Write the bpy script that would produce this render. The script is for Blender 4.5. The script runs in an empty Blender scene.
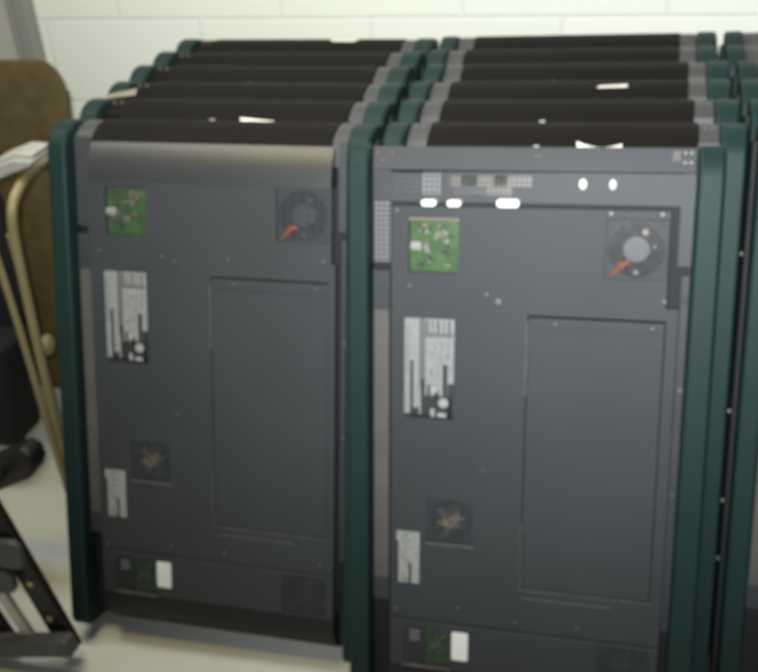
import bpy, bmesh, math, random
from mathutils import Vector, Matrix
random.seed(7)
SC = bpy.context.scene
COL = SC.collection
V = Vector

# ------------------------------------------------------------------ camera, world, lights, exposure
cam = bpy.data.cameras.new('camera'); camo = bpy.data.objects.new('camera', cam); COL.objects.link(camo)
cam.sensor_width = 36.0; cam.lens = 1012.8 / 758 * 36
camo.location = (0.540, -1.345, 1.661)
camo.rotation_euler = Matrix(((0.96736289, -0.05538178, 0.24726889), (0.24210364, 0.49005505, -0.83739590),
                              (-0.07479889, 0.86993040, 0.48746920))).to_euler()
cam.clip_start = 0.02
cam.dof.use_dof = True; cam.dof.focus_distance = 0.45; cam.dof.aperture_fstop = 17
SC.camera = camo

w = bpy.data.worlds.new('room_air'); SC.world = w; w.use_nodes = True
w.node_tree.nodes['Background'].inputs[0].default_value = (0.92, 0.96, 1.0, 1)
w.node_tree.nodes['Background'].inputs[1].default_value = 0.10

def area(name, loc, target, size, power, color, sy=None):
    l = bpy.data.lights.new(name, 'AREA'); l.energy = power; l.color = color; l.size = size
    if sy: l.shape = 'RECTANGLE'; l.size_y = sy
    o = bpy.data.objects.new(name, l); COL.objects.link(o); o.location = loc
    o.rotation_euler = (V(target) - V(loc)).to_track_quat('-Z', 'Y').to_euler(); return o
def flash():
    l = bpy.data.lights.new('camera_flash', 'SPOT'); l.energy = 285; l.color = (0.95, 0.98, 1.0)
    l.spot_size = math.radians(92); l.spot_blend = 1.0; l.shadow_soft_size = 0.025
    o = bpy.data.objects.new('camera_flash', l); COL.objects.link(o)
    o.location = (0.50, -1.345, 1.735)
    o.rotation_euler = (V((0.42, 0.75, 1.28)) - V(o.location)).to_track_quat('-Z', 'Y').to_euler()
flash()
area('fill_light_wall_floor', (-0.8, 0.45, 2.75), (-0.8, 0.5, 0.0), 1.8, 24, (0.95, 1.0, 0.97), 0.5)  # unseen fill light, added to brighten the wall and floor
area('ceiling_lamp_warm', (-0.5, -0.25, 2.7), (-0.3, 0.4, 1.0), 0.9, 13, (1.0, 0.80, 0.33), 0.34)
SC.view_settings.view_transform = 'Standard'; SC.view_settings.look = 'None'
SC.view_settings.exposure = 0.0; SC.view_settings.gamma = 1.0
SC.view_settings.use_curve_mapping = False

# ------------------------------------------------------------------ materials
def mat(name, col, rough=0.5, metal=0.0, var=0.0, vscale=8.0, bump=0.0, bscale=200.0, spec=0.5):
    m = bpy.data.materials.new(name); m.use_nodes = True
    nt = m.node_tree; b = nt.nodes['Principled BSDF']
    b.inputs['Base Color'].default_value = (*col, 1); b.inputs['Roughness'].default_value = rough
    b.inputs['Metallic'].default_value = metal; b.inputs['Specular IOR Level'].default_value = spec
    tc = nt.nodes.new('ShaderNodeTexCoord')
    if var:
        n = nt.nodes.new('ShaderNodeTexNoise'); n.inputs['Scale'].default_value = vscale; n.inputs['Detail'].default_value = 5
        nt.links.new(tc.outputs['Object'], n.inputs['Vector'])
        r = nt.nodes.new('ShaderNodeValToRGB')
        r.color_ramp.elements[0].position = 0.3; r.color_ramp.elements[1].position = 0.7
        r.color_ramp.elements[0].color = (*[c * (1 - var) for c in col], 1)
        r.color_ramp.elements[1].color = (*[min(1, c * (1 + var)) for c in col], 1)
        nt.links.new(n.outputs['Fac'], r.inputs[0]); nt.links.new(r.outputs[0], b.inputs['Base Color'])
    if bump:
        n = nt.nodes.new('ShaderNodeTexNoise'); n.inputs['Scale'].default_value = bscale
        nt.links.new(tc.outputs['Object'], n.inputs['Vector'])
        bp = nt.nodes.new('ShaderNodeBump'); bp.inputs['Strength'].default_value = bump; bp.inputs['Distance'].default_value = 0.001
        nt.links.new(n.outputs['Fac'], bp.inputs['Height']); nt.links.new(bp.outputs[0], b.inputs['Normal'])
    return m
M = dict(
    panel=mat('charcoal_powder_coat', (0.0375, 0.0425, 0.0465), 0.58, 0, 0.07, 5, 0.25, 500, 0.35),
    cover=mat('darkened_charcoal_plastic', (0.0085, 0.0070, 0.0060), 0.65, 0, 0.08, 6, 0.2, 600, 0.12),  # shade on the cover tops put into this darker, browner colour
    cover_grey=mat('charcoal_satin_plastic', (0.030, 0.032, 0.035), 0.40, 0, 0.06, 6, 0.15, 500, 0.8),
    sheet=mat('grey_chassis_steel', (0.044, 0.0475, 0.053), 0.55, 0.0, 0.07, 9, 0.15, 400, 0.4),
    bracket=mat('grey_bracket_steel', (0.062, 0.062, 0.066), 0.55, 0.0, 0.1, 30),
    strip=mat('pale_grey_film', (0.105, 0.10, 0.093), 0.5, 0, 0.1, 14),
    black=mat('black_interior', (0.010, 0.010, 0.012), 0.7),
    green=mat('dark_green_plastic', (0.0095, 0.0290, 0.0270), 0.55, 0, 0.08, 10, 0.2, 500, 0.25),
    pcb=mat('green_circuit_board', (0.055, 0.15, 0.028), 0.4, 0, 0.35, 60),
    chip=mat('dark_chip', (0.03, 0.035, 0.03), 0.4), solder=mat('grey_component_metal', (0.30, 0.30, 0.29), 0.4, 0.3),
    screw=mat('nickel_screw', (0.15, 0.135, 0.11), 0.45, 0.3), white=mat('white_parts_and_glints', (0.85, 0.86, 0.84), 0.35),
    paper=mat('white_paper', (0.86, 0.84, 0.78), 0.8), tan_paper=mat('tan_tape', (0.26, 0.225, 0.17), 0.8, 0, 0.2, 60),
    label=mat('silver_white_label', (0.24, 0.25, 0.25), 0.5, 0, 0.12, 120), labelw=mat('white_label', (0.30, 0.31, 0.30), 0.5, 0, 0.15, 150),
    print_=mat('black_print', (0.025, 0.026, 0.028), 0.5), pgrey=mat('grey_print', (0.11, 0.115, 0.115), 0.5),
    fan=mat('black_fan_plastic', (0.018, 0.019, 0.020), 0.35), hub=mat('grey_fan_sticker', (0.085, 0.09, 0.10), 0.5, 0, 0.1, 90),
    wire=mat('steel_guard_wire', (0.04, 0.042, 0.046), 0.4, 0.2),
    red=mat('red_orange_wire', (0.30, 0.055, 0.02), 0.45), orange=mat('orange_wire', (0.26, 0.12, 0.04), 0.45),
    worn=mat('worn_paint_edge', (0.10, 0.096, 0.088), 0.55, 0, 0.35, 40),
    copper=mat('yellow_component', (0.30, 0.25, 0.10), 0.5),
    tan=mat('tan_enamel', (0.30, 0.245, 0.125), 0.4, 0, 0.08, 10), tan_d=mat('tan_brown_enamel', (0.085, 0.062, 0.026), 0.45, 0, 0.15, 25, 0.2, 90),
    bk_fab=mat('black_upholstery', (0.008, 0.008, 0.010), 0.9, 0, 0.2, 60, 0.3, 300),
    bk_met=mat('black_painted_steel', (0.020, 0.017, 0.018), 0.45, 0.1, 0.1, 20), gr_met=mat('grey_painted_steel', (0.095, 0.095, 0.10), 0.5, 0.0, 0.1, 20),
    alu=mat('pale_aluminium', (0.65, 0.65, 0.60), 0.4, 0.2), brass=mat('brass_bolt', (0.55, 0.42, 0.18), 0.35, 0.8),
    cloth=mat('pale_grey_cloth', (0.42, 0.41, 0.38), 0.9, 0, 0.1, 40, 0.4, 200),
    jamb=mat('grey_jamb_paint', (0.26, 0.255, 0.23), 0.5, 0, 0.04, 5), door=mat('grey_green_door_paint', (0.42, 0.42, 0.38), 0.5, 0, 0.05, 6),
)
# perforation look: fine dark holes in steel (surface pattern)
def perforated(name, light, dark, pitch):
    m = bpy.data.materials.new(name); m.use_nodes = True; nt = m.node_tree; b = nt.nodes['Principled BSDF']
    tc = nt.nodes.new('ShaderNodeTexCoord'); mp = nt.nodes.new('ShaderNodeVectorMath'); mp.operation = 'SCALE'
    mp.inputs['Scale'].default_value = 1 / pitch; nt.links.new(tc.outputs['Object'], mp.inputs[0])
    fr = nt.nodes.new('ShaderNodeVectorMath'); fr.operation = 'FRACTION'; nt.links.new(mp.outputs[0], fr.inputs[0])
    sub = nt.nodes.new('ShaderNodeVectorMath'); sub.operation = 'SUBTRACT'; sub.inputs[1].default_value = (0.5, 0.5, 0.5); nt.links.new(fr.outputs[0], sub.inputs[0])
    mul = nt.nodes.new('ShaderNodeVectorMath'); mul.operation = 'MULTIPLY'; mul.inputs[1].default_value = (1, 0, 1); nt.links.new(sub.outputs[0], mul.inputs[0])
    ln = nt.nodes.new('ShaderNodeVectorMath'); ln.operation = 'LENGTH'; nt.links.new(mul.outputs[0], ln.inputs[0])
    r = nt.nodes.new('ShaderNodeValToRGB'); r.color_ramp.interpolation = 'LINEAR'
    r.color_ramp.elements[0].position = 0.30; r.color_ramp.elements[0].color = (*dark, 1)
    r.color_ramp.elements[1].position = 0.38; r.color_ramp.elements[1].color = (*light, 1)
    nt.links.new(ln.outputs['Value'], r.inputs[0]); nt.links.new(r.outputs[0], b.inputs['Base Color']); b.inputs['Roughness'].default_value = 0.45
    return m
M['perf'] = perforated('perforated_steel', (0.050, 0.053, 0.06), (0.018, 0.019, 0.021), 0.0092)
M['perf_l'] = perforated('perforated_steel_over_foil', (0.055, 0.058, 0.065), (0.22, 0.22, 0.23), 0.0092)
M['perf_g'] = perforated('perforated_steel_over_board', (0.050, 0.053, 0.06), (0.07, 0.12, 0.06), 0.0092)
M['perf_y'] = perforated('perforated_steel_over_parts', (0.050, 0.053, 0.06), (0.15, 0.14, 0.10), 0.0092)

def block_wall():
    m = bpy.data.materials.new('painted_block_wall'); m.use_nodes = True; nt = m.node_tree; b = nt.nodes['Principled BSDF']
    b.inputs['Roughness'].default_value = 0.55
    tc = nt.nodes.new('ShaderNodeTexCoord'); sp = nt.nodes.new('ShaderNodeSeparateXYZ'); cb = nt.nodes.new('ShaderNodeCombineXYZ')
    nt.links.new(tc.outputs['Object'], sp.inputs[0]); nt.links.new(sp.outputs['X'], cb.inputs['X']); nt.links.new(sp.outputs['Z'], cb.inputs['Y'])
    br = nt.nodes.new('ShaderNodeTexBrick'); br.inputs['Scale'].default_value = 1; br.inputs['Brick Width'].default_value = 0.52
    br.inputs['Row Height'].default_value = 0.25; br.inputs['Mortar Size'].default_value = 0.006; br.inputs['Mortar Smooth'].default_value = 0.6
    br.inputs['Color1'].default_value = (0.74, 0.77, 0.69, 1); br.inputs['Color2'].default_value = (0.77, 0.79, 0.72, 1); br.inputs['Mortar'].default_value = (0.70, 0.72, 0.67, 1)
    nt.links.new(cb.outputs[0], br.inputs['Vector'])
    n = nt.nodes.new('ShaderNodeTexNoise'); n.inputs['Scale'].default_value = 45; n.inputs['Detail'].default_value = 6; nt.links.new(tc.outputs['Object'], n.inputs['Vector'])
    bp = nt.nodes.new('ShaderNodeBump'); bp.inputs['Distance'].default_value = 0.003; bp.inputs['Strength'].default_value = 0.5; bp.invert = True
    nt.links.new(br.outputs['Fac'], bp.inputs['Height'])
    b2 = nt.nodes.new('ShaderNodeBump'); b2.inputs['Distance'].default_value = 0.002; b2.inputs['Strength'].default_value = 0.25
    nt.links.new(n.outputs['Fac'], b2.inputs['Height']); nt.links.new(bp.outputs[0], b2.inputs['Normal'])
    nt.links.new(b2.outputs[0], b.inputs['Normal']); nt.links.new(br.outputs['Color'], b.inputs['Base Color'])
    return m
M['wall'] = block_wall()
M['floor'] = mat('pale_vinyl_floor', (0.72, 0.73, 0.67), 0.5, 0, 0.05, 6, 0.15, 60)
M['ceil'] = mat('ceiling_tile', (0.10, 0.095, 0.085), 0.9, 0, 0.05, 4)

# ------------------------------------------------------------------ mesh helpers
def box(bm, x0, x1, y0, y1, z0, z1, mi=0):
    vs = [bm.verts.new((x, y, z)) for z in (z0, z1) for y in (y0, y1) for x in (x0, x1)]
    for f in ((0, 2, 3, 1), (4, 5, 7, 6), (0, 1, 5, 4), (2, 6, 7, 3), (0, 4, 6, 2), (1, 3, 7, 5)):
        bm.faces.new([vs[i] for i in f]).material_index = mi
    return vs
def cyl(bm, c, r, h, axis='Y', n=20, mi=0, r2=None):
    g = bmesh.ops.create_cone(bm, cap_ends=True, segments=n, radius1=r, radius2=r if r2 is None else r2, depth=h)
    R = {'Y': Matrix.Rotation(math.radians(90), 4, 'X'), 'Z': Matrix.Identity(4), 'X': Matrix.Rotation(math.radians(90), 4, 'Y')}[axis]
    bmesh.ops.transform(bm, matrix=Matrix.Translation(V(c)) @ R, verts=g['verts'])
    for v in g['verts']:
        for f in v.link_faces: f.material_index = mi
def tube(bm, pts, r, n=10, mi=0):
    pts = [V(p) for p in pts]; rings = []
    for i, p in enumerate(pts):
        t = (pts[min(i + 1, len(pts) - 1)] - pts[max(i - 1, 0)]).normalized()
        a = t.cross(V((0, 1, 0)));  a = a if a.length > 0.05 else t.cross(V((1, 0, 0)))
        a.normalize(); b = t.cross(a).normalized()
        rings.append([bm.verts.new(p + a * r * math.cos(2 * math.pi * k / n) + b * r * math.sin(2 * math.pi * k / n)) for k in range(n)])
    for A, B in zip(rings, rings[1:]):
        for k in range(n): bm.faces.new((A[k], A[(k + 1) % n], B[(k + 1) % n], B[k])).material_index = mi
    bm.faces.new(rings[0][::-1]).material_index = mi; bm.faces.new(rings[-1]).material_index = mi
def smooth_path(pts, k=6):
    pts = [V(p) for p in pts]; out = []
    for i in range(len(pts) - 1):
        p0, p1, p2, p3 = pts[max(i - 1, 0)], pts[i], pts[i + 1], pts[min(i + 2, len(pts) - 1)]
        for j in range(k):
            t = j / k
            out.append(0.5 * ((2 * p1) + (p2 - p0) * t + (2 * p0 - 5 * p1 + 4 * p2 - p3) * t * t + (3 * p1 - p0 - 3 * p2 + p3) * t ** 3))
    return out + [pts[-1]]
def prism(bm, prof, x0, x1, mi=0):            # yz profile extruded along x
    a = [bm.verts.new((x0, y, z)) for y, z in prof]; b = [bm.verts.new((x1, y, z)) for y, z in prof]; n = len(prof)
    bm.faces.new(a).material_index = mi; bm.faces.new(b[::-1]).material_index = mi
    for i in range(n): bm.faces.new((a[i], b[i], b[(i + 1) % n], a[(i + 1) % n])).material_index = mi
def slab(bm, poly, y0, y1, mi=0):             # xz outline with thickness along y
    a = [bm.verts.new((x, y0, z)) for x, z in poly]; b = [bm.verts.new((x, y1, z)) for x, z in poly]; n = len(poly)
    bm.faces.new(a).material_index = mi; bm.faces.new(b[::-1]).material_index = mi
    for i in range(n): bm.faces.new((a[i], b[i], b[(i + 1) % n], a[(i + 1) % n])).material_index = mi
def rrect(x0, x1, z0, z1, r, n=6):
    out = []
    for cx, cz, a0 in ((x1 - r, z1 - r, 0), (x0 + r, z1 - r, 90), (x0 + r, z0 + r, 180), (x1 - r, z0 + r, 270)):
        for k in range(n + 1):
            a = math.radians(a0 + 90 * k / n); out.append((cx + r * math.cos(a), cz + r * math.sin(a)))
    return out
def holed(bm, x0, x1, z0, z1, y0, y1, holes, mi=0):
    """plate with rectangular openings, one watertight mesh"""
    xs = sorted({x0, x1, *[h[0] for h in holes], *[h[1] for h in holes]}); zs = sorted({z0, z1, *[h[2] for h in holes], *[h[3] for h in holes]})
    inside = lambda i, j: 0 <= i < len(xs) - 1 and 0 <= j < len(zs) - 1 and not any(
        h[0] < (xs[i] + xs[i + 1]) / 2 < h[1] and h[2] < (zs[j] + zs[j + 1]) / 2 < h[3] for h in holes)
    vf = {}; 
    def vv(i, j, s):
        if (i, j, s) not in vf: vf[i, j, s] = bm.verts.new((xs[i], y1 if s else y0, zs[j]))
        return vf[i, j, s]
    def F(*k): bm.faces.new([vv(*q) for q in k]).material_index = mi
    for i in range(len(xs) - 1):
        for j in range(len(zs) - 1):
            if not inside(i, j): continue
            F((i, j, 0), (i + 1, j, 0), (i + 1, j + 1, 0), (i, j + 1, 0)); F((i, j, 1), (i, j + 1, 1), (i + 1, j + 1, 1), (i + 1, j, 1))
            if not inside(i - 1, j): F((i, j, 0), (i, j + 1, 0), (i, j + 1, 1), (i, j, 1))
            if not inside(i + 1, j): F((i + 1, j, 0), (i + 1, j, 1), (i + 1, j + 1, 1), (i + 1, j + 1, 0))
            if not inside(i, j - 1): F((i, j, 0), (i, j, 1), (i + 1, j, 1), (i + 1, j, 0))
            if not inside(i, j + 1): F((i, j + 1, 0), (i + 1, j + 1, 0), (i + 1, j + 1, 1), (i, j + 1, 1))
def obj(name, bm, mats, parent=None, bevel=0, smooth=False, seg=2):
    bmesh.ops.recalc_face_normals(bm, faces=bm.faces[:])
    me = bpy.data.meshes.new(name); bm.to_mesh(me); bm.free()
    for m in (mats if isinstance(mats, (list, tuple)) else [mats]): me.materials.append(M[m])
    o = bpy.data.objects.new(name, me); COL.objects.link(o)
    if parent: o.parent = parent
    if smooth:
        for p in me.polygons: p.use_smooth = True
        me.set_sharp_from_angle(angle=math.radians(38))
    if bevel:
        b = o.modifiers.new('bevel', 'BEVEL'); b.width = bevel; b.segments = seg; b.limit_method = 'ANGLE'; b.angle_limit = math.radians(50)
    return o
def tag(o, label, cat, group=None):
    o['label'] = label; o['category'] = cat
    if group: o['group'] = group
    return o
def thing(name, label, cat, loc, rot=(0, 0, 0), group=None, sx=1):
    o = bpy.data.objects.new(name, None); COL.objects.link(o); o.location = loc; o.rotation_euler = rot; o.scale = (sx, 1, 1)
    o.empty_display_size = 0.1
    return tag(o, label, cat, group)
def struct(o): o['kind'] = 'structure'; return o
B = bmesh.new

# ------------------------------------------------------------------ setting
FZ = -0.043
WALL_R = -0.073
def wall_pt(x): return 1.285 + (0.95 - x) * math.tan(-WALL_R)
bm = B(); box(bm, -3.2, 3.0, 0, 0.15, FZ, 2.75)
# mesh origin on a block corner so that the courses and joints fall where they stand on the wall
for v in bm.verts: v.co.x += 0.73; v.co.z -= 1.075
wl = struct(obj('wall_back', bm, 'wall'))
wl.location = (-0.73, wall_pt(-0.73), 1.075); wl.rotation_euler = (0, 0, WALL_R)
bm = B(); box(bm, -4, 4, -4, 1.9, FZ - 0.08, FZ); struct(obj('floor', bm, 'floor'))
# door at the left end of the block wall, with its jamb
jx = -1.275
bm = B(); box(bm, -0.062, 0.0, -0.045, 0.0, FZ, 2.2); box(bm, -0.062, -0.040, -0.055, -0.045, FZ, 2.2); box(bm, -0.012, 0.0, -0.05, -0.045, FZ, 2.2)
o = struct(obj('trim_1', bm, 'jamb', bevel=0.003)); o.location = (jx, wall_pt(jx), 0); o.rotation_euler = (0, 0, WALL_R)
bm = B(); box(bm, -0.95, -0.064, -0.030, -0.001, FZ + 0.005, 2.15)
dr = struct(obj('door_1', bm, 'door', bevel=0.003)); dr.location = (jx, wall_pt(jx), 0); dr.rotation_euler = (0, 0, WALL_R)

# ------------------------------------------------------------------ display monitor, seen from its back and standing on end
HX = 0.335; W = 0.67; T = 1.135; D = 0.112; PW = 0.047
def X(x): return x - HX
def post_profile(d, top=T):
    ry, rz = min(0.075, d - .004), 0.062
    p = [(d, 0.0), (d, top)]
    p += [(-0.006 + ry - ry * math.sin(a), top - rz + rz * math.cos(a)) for a in [math.radians(9 * k) for k in range(11)]]
    rb = 0.03
    p += [(-0.006 + rb - rb * math.cos(a), rb - rb * math.sin(a)) for a in [math.radians(15 * k) for k in range(7)]]
    return p
CT, CR = 1.011, 0.105
def cover_pt(t, out=0.0):   # curved back cover, t in degrees from the flat back to the top
    a = math.radians(t); return (CR * (1 - math.cos(a)) - out * math.cos(a), CT + (T - CT) * math.sin(a) + out * math.sin(a))
def cover_y(z):
    s = max(0, min(1, (z - CT) / (T - CT))); return CR * (1 - math.sqrt(1 - s * s))
XL, XR = 0.090, 0.598     # back cover edges

def posts(root, d):
    for s in (0, 1):
        bm = B(); xa, xb = ((.006, .046), (.629, .673))[s]
        prism(bm, post_profile(d), X(xa), X(xb))
        # shallow groove line down the inner side of each post
        obj('side_frame', bm, 'green', root, bevel=0.0055, smooth=True, seg=2)
def screw(root, x, z, y=0.0, r=0.0042, m='screw'):
    bm = B(); cyl(bm, (X(x), y - 0.0015, z), r, 0.003, n=12); cyl(bm, (X(x), y - 0.0035, z), r * 0.62, 0.0015, n=12)
    return obj('screw', bm, m, root, smooth=True)
def brackets(root):
    for s, (x0, x1) in ((0, (PW + 0.001, 0.087)), (1, (0.592, .6275))):
        bm = B(); pr = [cover_pt(t) for t in range(46, 91, 4)]; pr = [(y + 0.002, z - 0.001) for y, z in pr]
        prof = pr + [(D, T - 0.006), (D, CT + 0.04), (0.031, CT + 0.04)]
        prism(bm, prof, X(x0), X(x1))
        o = obj('corner_bracket', bm, 'bracket', root, smooth=True)
        for x in (x0 + 0.011, x1 - 0.011):
            y, z = cover_pt(66); bm = B(); bmesh.ops.create_icosphere(bm, subdivisions=2, radius=0.0035)
            bmesh.ops.translate(bm, verts=bm.verts, vec=(X(x), y, z)); obj('screw', bm, 'screw', o, smooth=True)
def chassis(root, d, top=1.105):
    bm = B(); box(bm, X(-.002), X(W + .008), 0.048, d - 0.004, 0.02, top)
    obj('chassis', bm, 'black', root, bevel=0.004)
def clip(root, x, t=40, m='solder'):
    y, z = cover_pt(t); bm = B(); box(bm, X(x) - 0.006, X(x) + 0.006, y - 0.004, y + 0.004, z - 0.004, z + 0.004)
    return obj('clip', bm, m, root, bevel=0.002)

def grille(root, x0, x1, z0, z1, y=0.0, pitch=0.006, wd=0.0028):
    bm = B(); nx = max(2, round((x1 - x0) / pitch)); nz = max(2, round((z1 - z0) / pitch)); hs = []
    px, pz = (x1 - x0) / nx, (z1 - z0) / nz
    for i in range(nx + 1): box(bm, X(x0 + i * px) - wd / 2, X(x0 + i * px) + wd / 2, y, y + .0012, z0, z1)
    for j in range(nz + 1): box(bm, X(x0), X(x1), y + .0003, y + .0011, z0 + j * pz - wd / 2, z0 + j * pz + wd / 2)
    return obj('perforated_grille', bm, 'panel', root)
def fan(root, x, z, r, y=0.0045, kind='bright', wires=True):
    bm = B(); n = 40; q = r + 0.003                       # square frame with a round opening
    outer = []; inner = []
    for k in range(n):
        a = 2 * math.pi * k / n; c, s = math.cos(a), math.sin(a); m_ = max(abs(c), abs(s))
        outer.append((q * c / m_, q * s / m_)); inner.append((r * c, r * s))
    for y0 in (0, 0.02):
        pass
    vo = [[bm.verts.new((X(x) + p[0], y + yy, z + p[1])) for p in ring] for ring in (outer, inner) for yy in (0, 0.022)]
    of, ob, inf, inb = vo
    for k in range(n):
        j = (k + 1) % n
        bm.faces.new((of[k], of[j], inf[j], inf[k])); bm.faces.new((ob[k], inb[k], inb[j], ob[j]))
        bm.faces.new((inf[k], inf[j], inb[j], inb[k])); bm.faces.new((of[k], ob[k], ob[j], of[j]))
    f = obj('cooling_fan', bm, 'panel', root)
    bm = B(); cyl(bm, (X(x), y + 0.008, z), r * 0.46, 0.014, n=28); obj('fan_hub', bm, 'hub', f, bevel=0.001)
    bm = B()
    for k in range(7):
        a0 = 2 * math.pi * k / 7; prev = None
        for i in range(5):
            rr = r * (0.44 + 0.5 * i / 4)
            ring = [bm.verts.new((X(x) + rr * math.cos(a0 + da + 0.1 * i), y + yy, z + rr * math.sin(a0 + da + 0.1 * i))) for da, yy in ((0, 0.003), (0.55, 0.016), (0.56, 0.0175), (0.01, 0.0045))]
            if prev:
                for m_ in range(4): bm.faces.new((prev[m_], prev[(m_ + 1) % 4], ring[(m_ + 1) % 4], ring[m_]))
            else: bm.faces.new(ring)
            prev = ring
        bm.faces.new(prev[::-1])
    obj('fan_blades', bm, 'fan', f)
    bm = B(); g = 0.0046; k = -int(r / g)
    while k * g < r:
        h = math.sqrt(max(0, (r + 0.002) ** 2 - (k * g) ** 2))
        box(bm, X(x) + k * g - 0.0006, X(x) + k * g + 0.0004, y - 0.004, y - 0.0028, z - h, z + h)
        box(bm, X(x) - h, X(x) + h, y - 0.0028, y - 0.0016, z + k * g - 0.0004, z + k * g + 0.0004); k += 1
    obj('fan_guard', bm, 'wire', f)
    if wires:
        for dx, dz, q in ((.28, .62, .0052), (.62, .12, .0025), (.02, -.80, .004)):
            bm = B(); cyl(bm, (X(x) + r * dx, y - .001, z + r * dz), q, .004, n=12); obj('fan_glint', bm, 'screw', f)  # pale discs added as glints in the dark fan ring
        bm = B()
        for i in range(3):
            tube(bm, smooth_path([(X(x) - r * (0.9 - 0.08 * i), y - 0.0045, z - r * (0.95 - 0.03 * i)), (X(x) - r * 0.55, y - 0.008, z - r * (0.72 - 0.13 * i)),
                                  (X(x) - r * (0.28 - 0.05 * i), y - 0.006, z - r * (0.35 + 0.1 * i))]), 0.0011, 6, i % 2)
        obj('fan_wires', bm, ['red', 'orange'], f, smooth=True)
    return f
def tangled_wires(root, x, z, r):
    rnd = random.Random(3); bm = B()
    for i in range(12):
        a = rnd.uniform(0, 6.28); b = a + rnd.uniform(1.5, 3.5); q = rnd.uniform(0.5, 0.95) * r
        tube(bm, smooth_path([(X(x) + q * math.cos(a), 0.004, z + q * math.sin(a)), (X(x) + rnd.uniform(-.3, .3) * r, 0.001, z + rnd.uniform(-.3, .3) * r),
                              (X(x) + q * math.cos(b), 0.004, z + q * math.sin(b))], 4), 0.0015, 5, (2, 1, 2, 0, 2, 1)[i % 6])
    return obj('wire_bundle', bm, ['orange', 'tan', 'hub'], root, smooth=True)
def board(root, x0, x1, z0, z1, y, seed, n=26, light=True):
    rnd = random.Random(seed); bm = B(); box(bm, X(x0), X(x1), y, y + 0.003, z0, z1); b = obj('circuit_board', bm, 'pcb', root)
    bm = B()
    for i in range(n):
        cx, cz = rnd.uniform(x0 + .01, x1 - .01), rnd.uniform(z0 + .01, z1 - .01); s = rnd.uniform(.0015, .005); t = rnd.uniform(.0015, .006)
        box(bm, X(cx - s), X(cx + s), y - rnd.uniform(.002, .006), y, cz - t, cz + t, rnd.choice((0, 0, 1, 1, 2)))
    obj('components', bm, ['chip', 'solder', 'copper'], b)
    return b
def rating_label(root, x0, z0, x1, z1, pale, seed):
    w_, h = x1 - x0, z1 - z0; y = -0.0016
    def r(bm, a, b, c, d, mi, e=0.0003): box(bm, X(x0 + a * w_), X(x0 + b * w_), y - e, y + 0.0012, z0 + c * h, z0 + d * h, mi)
    bm = B(); r(bm, 0, 1, 0, 1, 0, 0)
    # grey column and heading bars, black blocks rising from the lower end, round marks
    r(bm, .30, .42, .30, 1, 1); r(bm, .42, .97, .82, .86, 1)
    for k in range(5): r(bm, .44 + k * .11, .475 + k * .11, .86, .985, 1 if k % 2 else 2, .0004)
    r(bm, 0, 1, 0, .04, 2, .0004); r(bm, .12, .18, 0, .58, 2, .0004); r(bm, .18, .30, 0, .10, 2, .0004); r(bm, .34, .42, 0, .40, 2, .0004)
    r(bm, .42, .97, 0, .23, 2, .0004); r(bm, .78, .87, .2, .55, 2, .0004); r(bm, .88, 1, 0, .36, 2, .0004); r(bm, .47, .53, .2, .34, 2, .0004); r(bm, .6, .7, .2, .28, 2, .0004)
    rnd = random.Random(seed)
    for k in range(22):
        a = rnd.uniform(.45, .92); c = rnd.uniform(.40, .78); r(bm, a, a + .012, c, c + rnd.uniform(.03, .1), 1, .0004)
    for k in range(10):
        c = .45 + k * .05; r(bm, .04, .09, c, c + .02, 1, .0004)
    for cx, cz, rr in ((.80, .165, .055), (.60, .29, .04)):
        cyl(bm, (X(x0 + cx * w_), y - .0009, z0 + cz * h), rr * 2 * h * 0.45, .0012, n=16, mi=3)
    r(bm, .54, .62, .02, .10, 3, .0009); r(bm, .68, .86, .02, .06, 3, .0009)
    return obj('rating_label', bm, [pale, 'pgrey', 'print_', 'labelw'], root)
def small_label(root, x0, z0, x1, z1, seed):
    rnd = random.Random(seed); bm = B(); y = -.0016; box(bm, X(x0), X(x1), y, y + .0012, z0, z1, 0)
    box(bm, X(x0 - .004), X(x0 + .003), y + .0001, y + .0012, z1 - .02, z1, 0)
    for k in range(14):
        c = z0 + (z1 - z0) * (k + .3) / 14; a = x0 + (x1 - x0) * rnd.uniform(.1, .5); box(bm, X(a), X(a + (x1 - x0) * rnd.uniform(.1, .42)), y - .0003, y, c, c + .002, 1)
    box(bm, X(x0 + (x1 - x0) * .5), X(x0 + (x1 - x0) * .62), y - .0004, y, z0, z0 + (z1 - z0) * .4, 2)
    return obj('serial_label', bm, ['labelw', 'pgrey', 'print_'], root)

def lower_cover(root, x0, x1, holes, dep=0.09):
    bm = B(); holed(bm, X(x0), X(x1), 0.100, 0.200, -0.001, 0.010, [(X(a), X(b), c, d) for a, b, c, d in holes])
    o = obj('lower_cover', bm, 'panel', root, bevel=0.002)
    bm = B(); pr = [(0.0 + dep * (1 - math.cos(a)), 0.099 - 0.095 * math.sin(a)) for a in [math.radians(9 * k) for k in range(11)]]
    prism(bm, pr + [(dep + .006, 0.004), (dep + .006, 0.099)], X(x0), X(x1)); obj('bottom_cover', bm, 'black', root, smooth=True)
    return o

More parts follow.
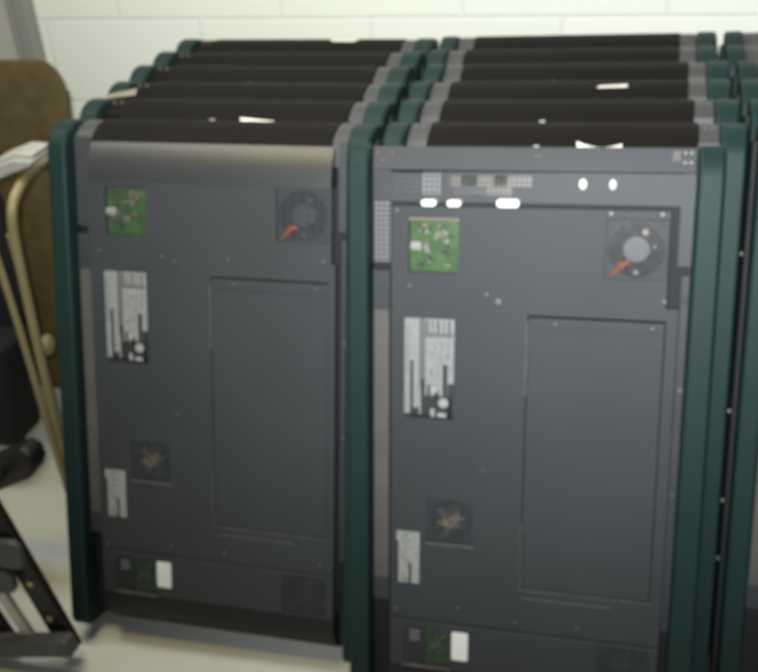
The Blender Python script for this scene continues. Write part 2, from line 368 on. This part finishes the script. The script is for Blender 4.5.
def detailed(root, front):
    """everything on the back that the two foremost monitors show; front=True is the one without its curved top cover"""
    x0, x1 = (0.090, 0.611) if front else (0.088, 0.608)
    top = 1.024 if front else CT
    lx = 0.0 if front else 0.004
    B1 = (0.123 + lx, 0.217, 0.901, 1.004); F1 = (0.480, 0.586, 0.902, 1.008) if front else (0.488, 0.597, 0.903, 1.010)
    AP = (0.347, 0.590, 0.292, 0.829) if front else (0.350, 0.594, 0.284, 0.826); F2 = (0.163, 0.253, 0.370, 0.460)
    bm = B(); holed(bm, X(x0), X(x1), 0.203, top, 0.0, 0.014, [(X(a), X(b), c, d) for a, b, c, d in (B1, F1, AP, F2) + (((0.589, x1, 0.852, top),) if front else ((0.600, x1, 0.862, top),))])
    obj('back_cover', bm, 'panel', root, bevel=0.0012)
    if front:   # sides of the raised box
        pass
    # access panel, set a little back in its opening, paint worn along two edges
    bm = B(); box(bm, X(AP[0] + .0006), X(AP[1] - .0008), 0.0012, 0.0135, AP[2] + .0006, AP[3] - .0035)
    ap = obj('access_panel', bm, 'panel', root, bevel=0.002)
    for q in ((AP[0] - .0018, AP[0] + .0006, AP[3] - .15, AP[3] - .012), (AP[0] - .0015, AP[0] + .0004, AP[2], AP[2] + .13), (AP[0] - .002, AP[1] + .003, AP[2] - .0025, AP[2]), (AP[0] + .004, AP[1] - .07, AP[2] - .02, AP[2] - .0175)):
        bm = B(); box(bm, X(q[0]), X(q[1]), -.0006, .002, q[2], q[3]); obj('worn_edge', bm, 'worn', ap)['label'] = 'pale scuffed line along the edge of the access panel'
    bm = B(); box(bm, X(AP[0] + .004), X(AP[1] - .002), -.0004, .0013, AP[3] - .024, AP[3] - .021); obj('stiffening_rib', bm, 'panel', ap)
    for sx in (AP[0] + .05, AP[1] - .022): screw(ap, sx, AP[3] - .013, .0012, .0028)
    board(root, B1[0] + .001, B1[1] - .001, B1[2] + .001, B1[3] - .001, 0.010, 5 if front else 6)
    bm = B(); box(bm, X(B1[0] + .004), X(B1[0] + .024), -0.002, 0.010, B1[2] + .042, B1[2] + .058); cyl(bm, (X(B1[0] + .010), -.004, B1[2] + .05), .006, .006, n=12)
    obj('connector', bm, 'solder', root, bevel=0.001)
    bm = B(); box(bm, X(B1[0]), X(B1[1]), 0.002, 0.008, B1[3] - .006, B1[3] - .001); obj('board_edge_strip', bm, 'tan_paper' if front else 'panel', root)
    fan(root, (F1[0] + F1[1]) / 2, (F1[2] + F1[3]) / 2, 0.0500 if front else 0.049)
    fan(root, 0.208, 0.415, 0.042, y=.012, wires=False); tangled_wires(root, 0.208, 0.415, 0.042)
    grille(root, F2[0], F2[1], F2[2], F2[3], -.0002, .0065, .0026)
    grille(root, B1[0], B1[1], B1[2], B1[3], -.0002, .0062, .0010 if front else .0014)
    if not front: grille(root, F1[0], F1[1], F1[2], F1[3], -.0002, .0062, .0020)
    bm = B(); box(bm, X(.162), X(.256), -.002, .0, .366, .3695); obj('fan_sill', bm, 'worn', root)
    # lower cover with a second board and fan
    B2 = (0.118, 0.214, 0.106, 0.187); F3 = (0.497, 0.592, 0.103, 0.198)
    lower_cover(root, x0, x1, [B2, (F3[0], F3[1], 0.106, 0.194)], 0.038 if front else 0.09)
    bd = board(root, B2[0] + .046, B2[1], B2[2] + .001, B2[3] - .001, 0.006, 9, 10)
    bm = B(); box(bm, X(B2[0]), X(B2[0] + .045), .004, .012, B2[2], B2[3]); obj('shield_plate', bm, 'sheet', root)
    bm = B(); box(bm, X(B2[0] + .012), X(B2[0] + .034), -.0005, .004, B2[3] - .032, B2[3] - .008); obj('capacitor', bm, 'solder', root, bevel=0.002)
    bm = B(); box(bm, X(B2[0] - .002), X(B2[1]), -.003, -.0005, B2[2] - .006, B2[2]); obj('board_sill', bm, 'worn', root)
    fan(root, (F3[0] + F3[1]) / 2, 0.150, 0.043, y=0.014)
    grille(root, F3[0], F3[1], .106, .194, -.0012, .0062, .0026)
    grille(root, B2[0], B2[1], B2[2], B2[3], -.0012, .0062, .0020)
    bm = B(); slab(bm, [(X(x), z) for x, z in rrect(.216, .2485, .126, .186, .004)], -.0030, -.0015); obj('blank_sticker', bm, 'white', root)['label'] = 'small blank white sticker'
    rating_label(root, 0.117 if front else .120, .622 if front else .634, 0.212, .815 if front else .826, 'label', 4)
    small_label(root, .107, .280, .149, .388, 8)
    # chassis sheet beside the cover: perforated top, slot, plain, pale strip
    ys = 0.030
    for s in (0, 1):
        a, b = ((PW + .001, .081) if s == 0 else (0.6125 if front else .6135, .6275))
        zb = .899 if s == 0 else .908
        bm = B(); box(bm, X(a if s == 0 else a - .008), X(b), ys, ys + .006, zb + .016, 1.100); obj('vent_plate', bm, 'perf_l' if (s == 0 and front) else 'sheet', root)
        bm = B(); box(bm, X(a), X(b), ys - .004, ys + .006, .225, zb); rp = obj('side_rail', bm, 'sheet', root, bevel=0.001)
        if s == 0:
            bm = B(); box(bm, X(a + .003), X(b - .001), ys - .0055, ys - .004, .274, .823); obj('pale_strip', bm, 'strip', rp)['label'] = 'pale grey strip down the side rail'
        else:
            screw(rp, (a + b) / 2 + .002, .70, ys - .004, .0045); screw(rp, (a + b) / 2, .50, ys - .004, .003)
            bm = B(); cyl(bm, (X((a + b) / 2), ys - .005, .865), .008, .002, n=20); obj('plug', bm, 'panel', rp, bevel=0.0008)
    for x, z in ([(.126, .876), (.293, .853), (.271, .866), (.585, .865), (.102, .222), (.228, .238), (.340, .222), (.46, .225), (.487, 1.018), (.574, 1.018), (.102, 1.016)] if front else
                 [(.112, .868), (.249, .862), (.275, .853), (.390, .862), (.585, .868), (.102, .213), (.250, .226), (.372, .226), (.58, .225)]):
        screw(root, x, z, 0, .0055 if (x, z) == (.293, .853) else .0032)
    bm = B(); cyl(bm, (X(.270), -.0005, .525), .009, .002, n=20); obj('plug', bm, 'sheet', root, bevel=0.0008)

def covered_unit(name, label, cat, loc, rot, group, sx, full=False):
    r = thing(name, label, cat, loc, rot, group, sx)
    posts(r, D); brackets(r); chassis(r, D)
    TS = 40
    bm = B(); pr = [cover_pt(t) for t in range(0, TS + 1, 5)]
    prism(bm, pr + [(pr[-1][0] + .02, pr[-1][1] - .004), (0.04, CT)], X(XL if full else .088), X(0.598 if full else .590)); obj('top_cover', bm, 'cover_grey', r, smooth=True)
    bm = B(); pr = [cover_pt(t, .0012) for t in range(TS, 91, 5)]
    prism(bm, pr + [(D - .002, T + .001), (D - .002, CT + .05), (pr[0][0] + .01, pr[0][1] - .003)], X(.088), X(0.590)); obj('shaded_cover_top', bm, 'cover', r, smooth=True)  # upper part of the same cover, coloured dark for its shade
    if not full:
        bm = B(); box(bm, X(.088), X(.600), 0.0, 0.04, 0.004 + .03, CT - .001); obj('back_cover', bm, 'panel', r, bevel=0.002)
    return r

# poses of the stacked monitors, row 1 nearest the camera; rows lean back on each other and on the wall
P = 0.1319; DY = [-.027, -.011, -.007, .005, .005, .005]
ROWY = {k: (k - 1) * P + DY[k - 2] for k in range(2, 8)}
MDX = {2: .032, 3: .027, 4: .018, 5: .020, 6: .002, 7: .005}
LDX = {2: 0, 3: -.009, 4: -.014, 5: -.028, 6: -.029, 7: -.024}
LEAN = -0.3112
GRP = 'display monitors stacked on end against the wall'
ORD = {2: 'second', 3: 'third', 4: 'fourth', 5: 'fifth', 6: 'sixth', 7: 'last'}

def dup(root, label, loc, rot, sx):
    r = root.copy(); COL.objects.link(r); r.location = loc; r.rotation_euler = rot; r.scale = (sx, 1, 1); r['label'] = label
    for ch in list(root.children):
        c = ch.copy(); COL.objects.link(c); c.parent = r
        for g in list(ch.children):
            d = g.copy(); COL.objects.link(d); d.parent = c
    return r

SM, SL = 0.982, 1.03
def mloc(k): return (MDX[k] + .013 + HX * SM, ROWY[k], 0)
def rloc(k): return (MDX[k] + .013 + .675 + HX * SM, ROWY[k], 0)
def lloc(k): return (-.675 + LDX[k] - .006 + HX * SL, ROWY[k], 0.001)

proto = covered_unit('display_monitor', 'x', 'monitor', mloc(2), (LEAN, 0, 0), GRP, SM)
clip(proto, .30)
names = {}
PL = {3: 'middle column, {} from the front, only its top strip showing'}
rear = {3: 'third monitor back in the middle column', 4: 'fourth monitor back in the middle column', 5: 'fifth monitor back in the middle column, grey clip at mid edge',
        6: 'sixth monitor back in the middle column, second from the wall', 7: 'rearmost monitor of the middle column, top edge against the white wall'}
proto['label'] = 'second monitor of the middle column, directly behind the front one with the uncovered top'
units = {('M', 2): proto}
mid_lab = {3: 'third monitor of the middle column, counting back from the front', 4: 'fourth monitor of the middle column, counting back from the front',
           5: 'fifth monitor of the middle column, third from the wall', 6: 'sixth monitor of the middle column, second from the wall',
           7: 'rearmost monitor of the middle column, its dark top edge against the white wall'}
left_lab = {3: 'second monitor of the left column, right behind the front one', 4: 'third monitor of the left column, tan tape on its corner',
            5: 'fourth monitor of the left column, third from the wall', 6: 'fifth monitor of the left column, second from the wall',
            7: 'rearmost monitor of the left column, its top edge against the white wall'}
right_lab = {2: 'front monitor of the right column, cut by the right edge of the photo', 3: 'second monitor of the right column, right behind its front one',
             4: 'third monitor of the right column, mostly outside the right edge', 5: 'fourth monitor of the right column, third from the wall',
             6: 'fifth monitor of the right column, second from the wall', 7: 'rearmost monitor of the right column, at the wall by the right edge'}
rnd = random.Random(2)
for k in range(3, 8): units['M', k] = dup(proto, mid_lab[k], mloc(k), (LEAN, 0, 0), SM)
for k in range(3, 8): units['L', k] = dup(proto, left_lab[k], lloc(k), (LEAN, 0.0156, 0.0055), SL)
for k in range(3, 8): units['R', k] = dup(proto, right_lab[k], rloc(k), (LEAN, 0, 0), SM)

# on the left column the left corner brackets are dark
def dark_bracket(root):
    bs = sorted([c for c in root.children if c.name.startswith('corner_bracket')], key=lambda c: sum(v.co.x for v in c.data.vertices))
    me = bs[0].data.copy(); me.materials.clear(); me.materials.append(M['cover']); bs[0].data = me; bs[0]['label'] = 'dark corner bracket'
for k in range(3, 8): dark_bracket(units['L', k])
# front monitor of the left column, complete back
L2 = covered_unit('display_monitor', 'front monitor of the left column, curved dark top cover, white floor below it', 'monitor', lloc(2), (LEAN, 0.0156, 0.0055), GRP, SL, full=True)
detailed(L2, False)
# front monitor of the right column: its left rim shows at the picture's right edge
R2 = covered_unit('display_monitor', right_lab[2], 'monitor', rloc(2), (LEAN, 0, 0), GRP, SM, full=True)
detailed(R2, False)
for z in (.60, .90, .42, .30):
    bm = B(); cyl(bm, (X(-.0045), .075, z), .005, .006, axis='X', n=12); obj('side_bolt', bm, 'screw', R2)

# the foremost monitor, its curved top cover missing
D1 = 0.050
FR = thing('display_monitor', 'nearest monitor, middle column, curved top cover missing and perforated grey sheet exposed', 'monitor',
           (HX, .029, -.016), (-.3160, -.0025, .005), GRP)
posts(FR, D1)
bm = B(); box(bm, X(0.012), X(W - 0.012), 0.045, D1 - 0.004, 0.02, 1.08); obj('chassis', bm, 'black', FR, bevel=.004)
bm = B(); prism(bm, [(.020, 1.092), (.021, 1.096), (.030, 1.131), (D1 - .002, 1.131), (D1 - .002, 1.088), (.020, 1.088)], X(PW + .001), X(W - PW + .005))
tr = obj('top_rail', bm, 'sheet', FR, bevel=0.002)
for x, z in ((.607, 1.122), (.617, 1.122), (.607, 1.106), (.617, 1.106), (.060, 1.118), (.068, 1.106), (.086, 1.120)): screw(tr, x, z, .0215 + (z - 1.096) * .257, .0022)
bm = B(); slab(bm, [(X(x), z) for x, z in ((.584, 1.100), (.589, 1.100), (.592, 1.115), (.596, 1.100), (.600, 1.100), (.599, 1.126), (.588, 1.126))], .024, .034); obj('hook', bm, 'bracket', tr)
bm = B(); box(bm, X(.347), X(.362), .024, .034, 1.112, 1.118); obj('clip', bm, 'bracket', tr, bevel=.001)
bm = B(); box(bm, X(PW + .001), X(W - PW + .005), .0285, .034, 1.030, 1.084); vp = obj('perforated_sheet', bm, 'sheet', FR)
for x0, x1, z0, z1, m in ((.140, .177, 1.044, 1.082, 'perf_l'), (.194, .345, 1.060, 1.080, 'perf_y'), (.20, .262, 1.044, 1.059, 'perf'), (.262, .31, 1.044, 1.060, 'perf_y'), (.215, .245, 1.060, 1.0801, 'perf_g'),
                          (.275, .300, 1.060, 1.0801, 'perf_g'), (.094, .139, 1.044, 1.082, 'perf')):
    bm = B(); box(bm, X(x0), X(x1), .0270, .0285, z0, z1); obj('vent_patch', bm, m, vp)
detailed(FR, True)
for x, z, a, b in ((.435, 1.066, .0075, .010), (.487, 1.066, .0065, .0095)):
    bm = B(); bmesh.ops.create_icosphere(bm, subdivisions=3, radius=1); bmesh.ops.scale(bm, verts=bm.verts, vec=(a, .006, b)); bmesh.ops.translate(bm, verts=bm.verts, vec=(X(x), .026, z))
    obj('white_oval', bm, 'white', FR, smooth=True)  # plain white ovals on the exposed sheet
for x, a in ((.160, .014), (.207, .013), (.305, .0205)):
    bm = B(); slab(bm, [(X(px), pz) for px, pz in rrect(x - a, x + a, 1.024, 1.039 if a > .015 else 1.036, .006)], -.001, .026); obj('flash_glint', bm, 'white', FR, bevel=.002)  # white blocks in place of flash glare along the box top edge

# ------------------------------------------------------------------ paper slips, a white sliver and tape lying on the monitors
def slip(name, label, cat, root, pts, m, out=.004, curl=0.0, mname=None):
    """thin sheet following the curved cover of a monitor; pts = bottom-left, bottom-right, top-right, top-left as local (x, z)"""
    bm = B(); nx, nz = 8, 4; g = []
    for sgn in (0, 1):
        for j in range(nz + 1):
            for i in range(nx + 1):
                u, v = i / nx, j / nz
                x = (pts[0][0] * (1 - u) + pts[1][0] * u) * (1 - v) + (pts[3][0] * (1 - u) + pts[2][0] * u) * v
                z = (pts[0][1] * (1 - u) + pts[1][1] * u) * (1 - v) + (pts[3][1] * (1 - u) + pts[2][1] * u) * v
                z += curl * (4 * (u - .5) ** 2 - 1) * v
                g.append(bm.verts.new((X(x), cover_y(z) - out - sgn * .0008, z)))
    N = (nx + 1) * (nz + 1); q = lambda i, j, s: g[s * N + j * (nx + 1) + i]
    for j in range(nz):
        for i in range(nx):
            bm.faces.new([q(i, j, 0), q(i + 1, j, 0), q(i + 1, j + 1, 0), q(i, j + 1, 0)]); bm.faces.new([q(i, j, 1), q(i, j + 1, 1), q(i + 1, j + 1, 1), q(i + 1, j, 1)])
    for i in range(nx):
        bm.faces.new([q(i, 0, 0), q(i, 0, 1), q(i + 1, 0, 1), q(i + 1, 0, 0)]); bm.faces.new([q(i, nz, 0), q(i + 1, nz, 0), q(i + 1, nz, 1), q(i, nz, 1)])
    for j in range(nz):
        bm.faces.new([q(0, j, 0), q(0, j + 1, 0), q(0, j + 1, 1), q(0, j, 1)]); bm.faces.new([q(nx, j, 0), q(nx, j, 1), q(nx, j + 1, 1), q(nx, j + 1, 0)])
    o = obj(name, bm, m, smooth=True); o.matrix_world = Matrix.LocRotScale(root.location, root.rotation_euler, root.scale); return tag(o, label, cat)
slip('white_slip', 'white curled sliver tucked behind the top of the nearest monitor', 'paper', units['M', 2], [(.375, 1.084), (.458, 1.080), (.456, 1.098), (.374, 1.102)], 'paper', .004, .008)  # plain white crescent-shaped sliver
slip('white_slip', 'thin sliver of white paper on the fourth monitor of the middle column', 'paper', units['M', 4], [(.405, 1.119), (.468, 1.120), (.468, 1.127), (.410, 1.124)], 'paper')
slip('white_slip', 'white paper slip between the two foremost monitors of the left column', 'paper', units['L', 3], [(.366, 1.082), (.442, 1.076), (.436, 1.092), (.362, 1.098)], 'paper')
slip('tape_strip', 'torn tan tape strip on the left corner of a left column monitor', 'tape', units['L', 4], [(.012, 1.094), (.080, 1.102), (.076, 1.118), (.010, 1.102)], 'tan_paper', .036)
slip('white_slip', 'white paper slip hanging over the rearmost top edge of the left column', 'paper', units['L', 7], [(.408, 1.127), (.468, 1.126), (.476, 1.1345), (.400, 1.1345)], 'paper', .009)

# ------------------------------------------------------------------ folding chairs at the left
def rounded_shell(x0, x1, z0, z1, r, y, bow, th, tilt, mi=0):
    """curved sheet panel with rounded outline and thickness"""
    bm = B(); out = rrect(x0, x1, z0, z1, r, 8); bmesh.ops.recalc_face_normals
    cx, cz = (x0 + x1) / 2, (z0 + z1) / 2; rings = []
    for s in range(2):
        for f in (1.0, 0.93, 0.6, 0.25):
            rings.append([bm.verts.new((cx + (px - cx) * f, y + s * th + bow * (1 - ((px - cx) * f / ((x1 - x0) / 2)) ** 2) + tilt * (cz + (pz - cz) * f - z0) + (0.006 if f == 1.0 and s == 0 else 0), cz + (pz - cz) * f)) for px, pz in out])
    n = len(out)
    for s in (0, 4):
        for a in range(3):
            for k in range(n): bm.faces.new((rings[s + a][k], rings[s + a][(k + 1) % n], rings[s + a + 1][(k + 1) % n], rings[s + a + 1][k]))
        bm.faces.new(rings[s + 3])
    for k in range(n): bm.faces.new((rings[0][k], rings[0][(k + 1) % n], rings[4][(k + 1) % n], rings[4][k]))
    return bm
ch = thing('folding_chair', 'tan folding chair with a broad rounded backrest, folded against the wall', 'chair', (0, 0, 0))
tl = 0.22
obj('backrest', rounded_shell(-1.42, -.932, .70, 1.068, .085, .985 - tl * .37, .02, .010, tl), 'tan_d', ch, smooth=True)
obj('seat', rounded_shell(-1.40, -.935, .20, .80, .05, .78, .012, .018, .16), 'tan_d', ch, smooth=True)
for x in (-1.385, -.965):
    bm = B(); tube(bm, [(x, .80, FZ + .012), (x, .90, .45), (x, 1.02, .98)], .011, 12); obj('leg', bm, 'tan_d', ch, smooth=True)
bm = B(); tube(bm, [(-1.385, .84, .16), (-.965, .84, .16)], .008, 10); obj('cross_bar', bm, 'tan_d', ch, smooth=True)

c2 = thing('folding_chair', 'tan tubular folding chair standing folded sideways beside the left monitors', 'chair', (0, 0, 0))
bm = B(); tube(bm, smooth_path([(-.855, .45, FZ + .010), (-.843, .45, .248), (-.824, .45, .62), (-.812, .45, .809), (-.800, .455, .885), (-.800, .50, .917), (-.815, .58, .925), (-.843, .70, .910), (-.865, .80, .880), (-.875, .82, .80), (-.90, .82, .40), (-.90, .82, FZ + .010)], 8), .0115, 14)
obj('frame', bm, 'tan', c2, smooth=True)
bm = B(); tube(bm, smooth_path([(-.838, .43, FZ + .008), (-.846, .43, .293), (-.850, .43, .60), (-.860, .43, .86), (-.875, .44, .90)], 8), .0085, 12); obj('leg', bm, 'tan', c2, smooth=True)
bm = B(); tube(bm, smooth_path([(-.85, .50, FZ + .008), (-.865, .50, .363), (-.859, .50, .657), (-.858, .50, .80)], 8), .0095, 12); obj('leg', bm, 'tan', c2, smooth=True)
bm = B(); bmesh.ops.create_icosphere(bm, subdivisions=3, radius=.022); bmesh.ops.scale(bm, verts=bm.verts, vec=(.7, 1, 1.25)); bmesh.ops.translate(bm, verts=bm.verts, vec=(-.838, .50, .51))
obj('hinge_knob', bm, 'tan', c2, smooth=True)

# pale cloth folded over the top bar
bm = B()
for k, (a, b) in enumerate(((.0, .012), (.012, .022))):
    pts = [(-.905, .905), (-.86, .928), (-.805, .948), (-.762, .962), (-.755, .975), (-.80, .978), (-.86, .958), (-.91, .930)]
    slab(bm, [(x, z + .012 * k) for x, z in pts], .50 + .01 * k, .60 - .01 * k)
tag(obj('cloth', bm, 'cloth', bevel=.004, smooth=True), 'pale grey folded cloth lying on the top bar of the tubular chair', 'cloth')

c3 = thing('padded_chair', 'black padded chair standing in the dark behind the tan tube frame', 'chair', (0, 0, 0))
bm = B(); slab(bm, rrect(-1.56, -1.052, .40, .84, .07), .72, .78); obj('backrest', bm, 'bk_fab', c3, bevel=.02, smooth=True, seg=3)
bm = B(); slab(bm, [(-1.56, .10), (-1.10, .10), (-1.080, .20), (-1.055, .42), (-1.56, .42)], .60, .74); obj('seat', bm, 'bk_fab', c3, bevel=.02, smooth=True, seg=3)
for x in (-1.50, -1.14):
    bm = B(); tube(bm, [(x, .66, FZ + .012), (x, .70, .2)], .012, 10); obj('leg', bm, 'bk_met', c3, smooth=True)

# ------------------------------------------------------------------ black folding stand, lower left
st = thing('folding_stand', 'black folding metal stand with brass bolts leaning at the lower left corner', 'stand', (0, 0, 0))
def bar(x0, z0, x1, z1, w_, y0, y1, name, m, bev=.003):
    d = V((x1 - x0, z1 - z0)).normalized(); n = V((-d.y, d.x)) * (w_ / 2); bm = B()
    slab(bm, [(x0 + n.x, z0 + n.y), (x0 - n.x, z0 - n.y), (x1 - n.x, z1 - n.y), (x1 + n.x, z1 + n.y)], y0, y1); return obj(name, bm, m, st, bevel=bev)
lg = bar(-.800, .60, -.652, .000, .052, .040, .062, 'leg', 'bk_met')
for x, z in ((-.694, .192), (-.673, .092)):
    bm = B(); cyl(bm, (x, .037, z), .0075, .007, n=14); obj('bolt', bm, 'brass', lg, bevel=.001)
bar(-.98, -.014, -.612, .052, .045, -.010, .030, 'foot_bar', 'gr_met', .008)
bar(-.945, .46, -.800, .006, .035, .030, .050, 'leg', 'bk_met')
bm = B(); tube(bm, [(-.887, .025, .285), (-.887, .34, .285)], .011, 12); obj('pivot', bm, 'bk_met', st, smooth=True)
bar(-.765, .170, -.720, .024, .024, .015, .032, 'strut', 'alu')
bm = B(); slab(bm, rrect(-.91, -.682, .246, .318, .02), .018, .036); slab(bm, rrect(-.82, -.722, .172, .236, .02), .018, .036); obj('clamp', bm, 'gr_met', st, bevel=.004)
bm = B(); slab(bm, [(-1.10, .140), (-.93, .222), (-.820, .276), (-.802, .292), (-.790, .318), (-.792, .350), (-.815, .366), (-.90, .322), (-1.10, .228)], .27, .33)
arm = obj('arm', bm, 'bk_met', st, bevel=.010, smooth=True, seg=3)
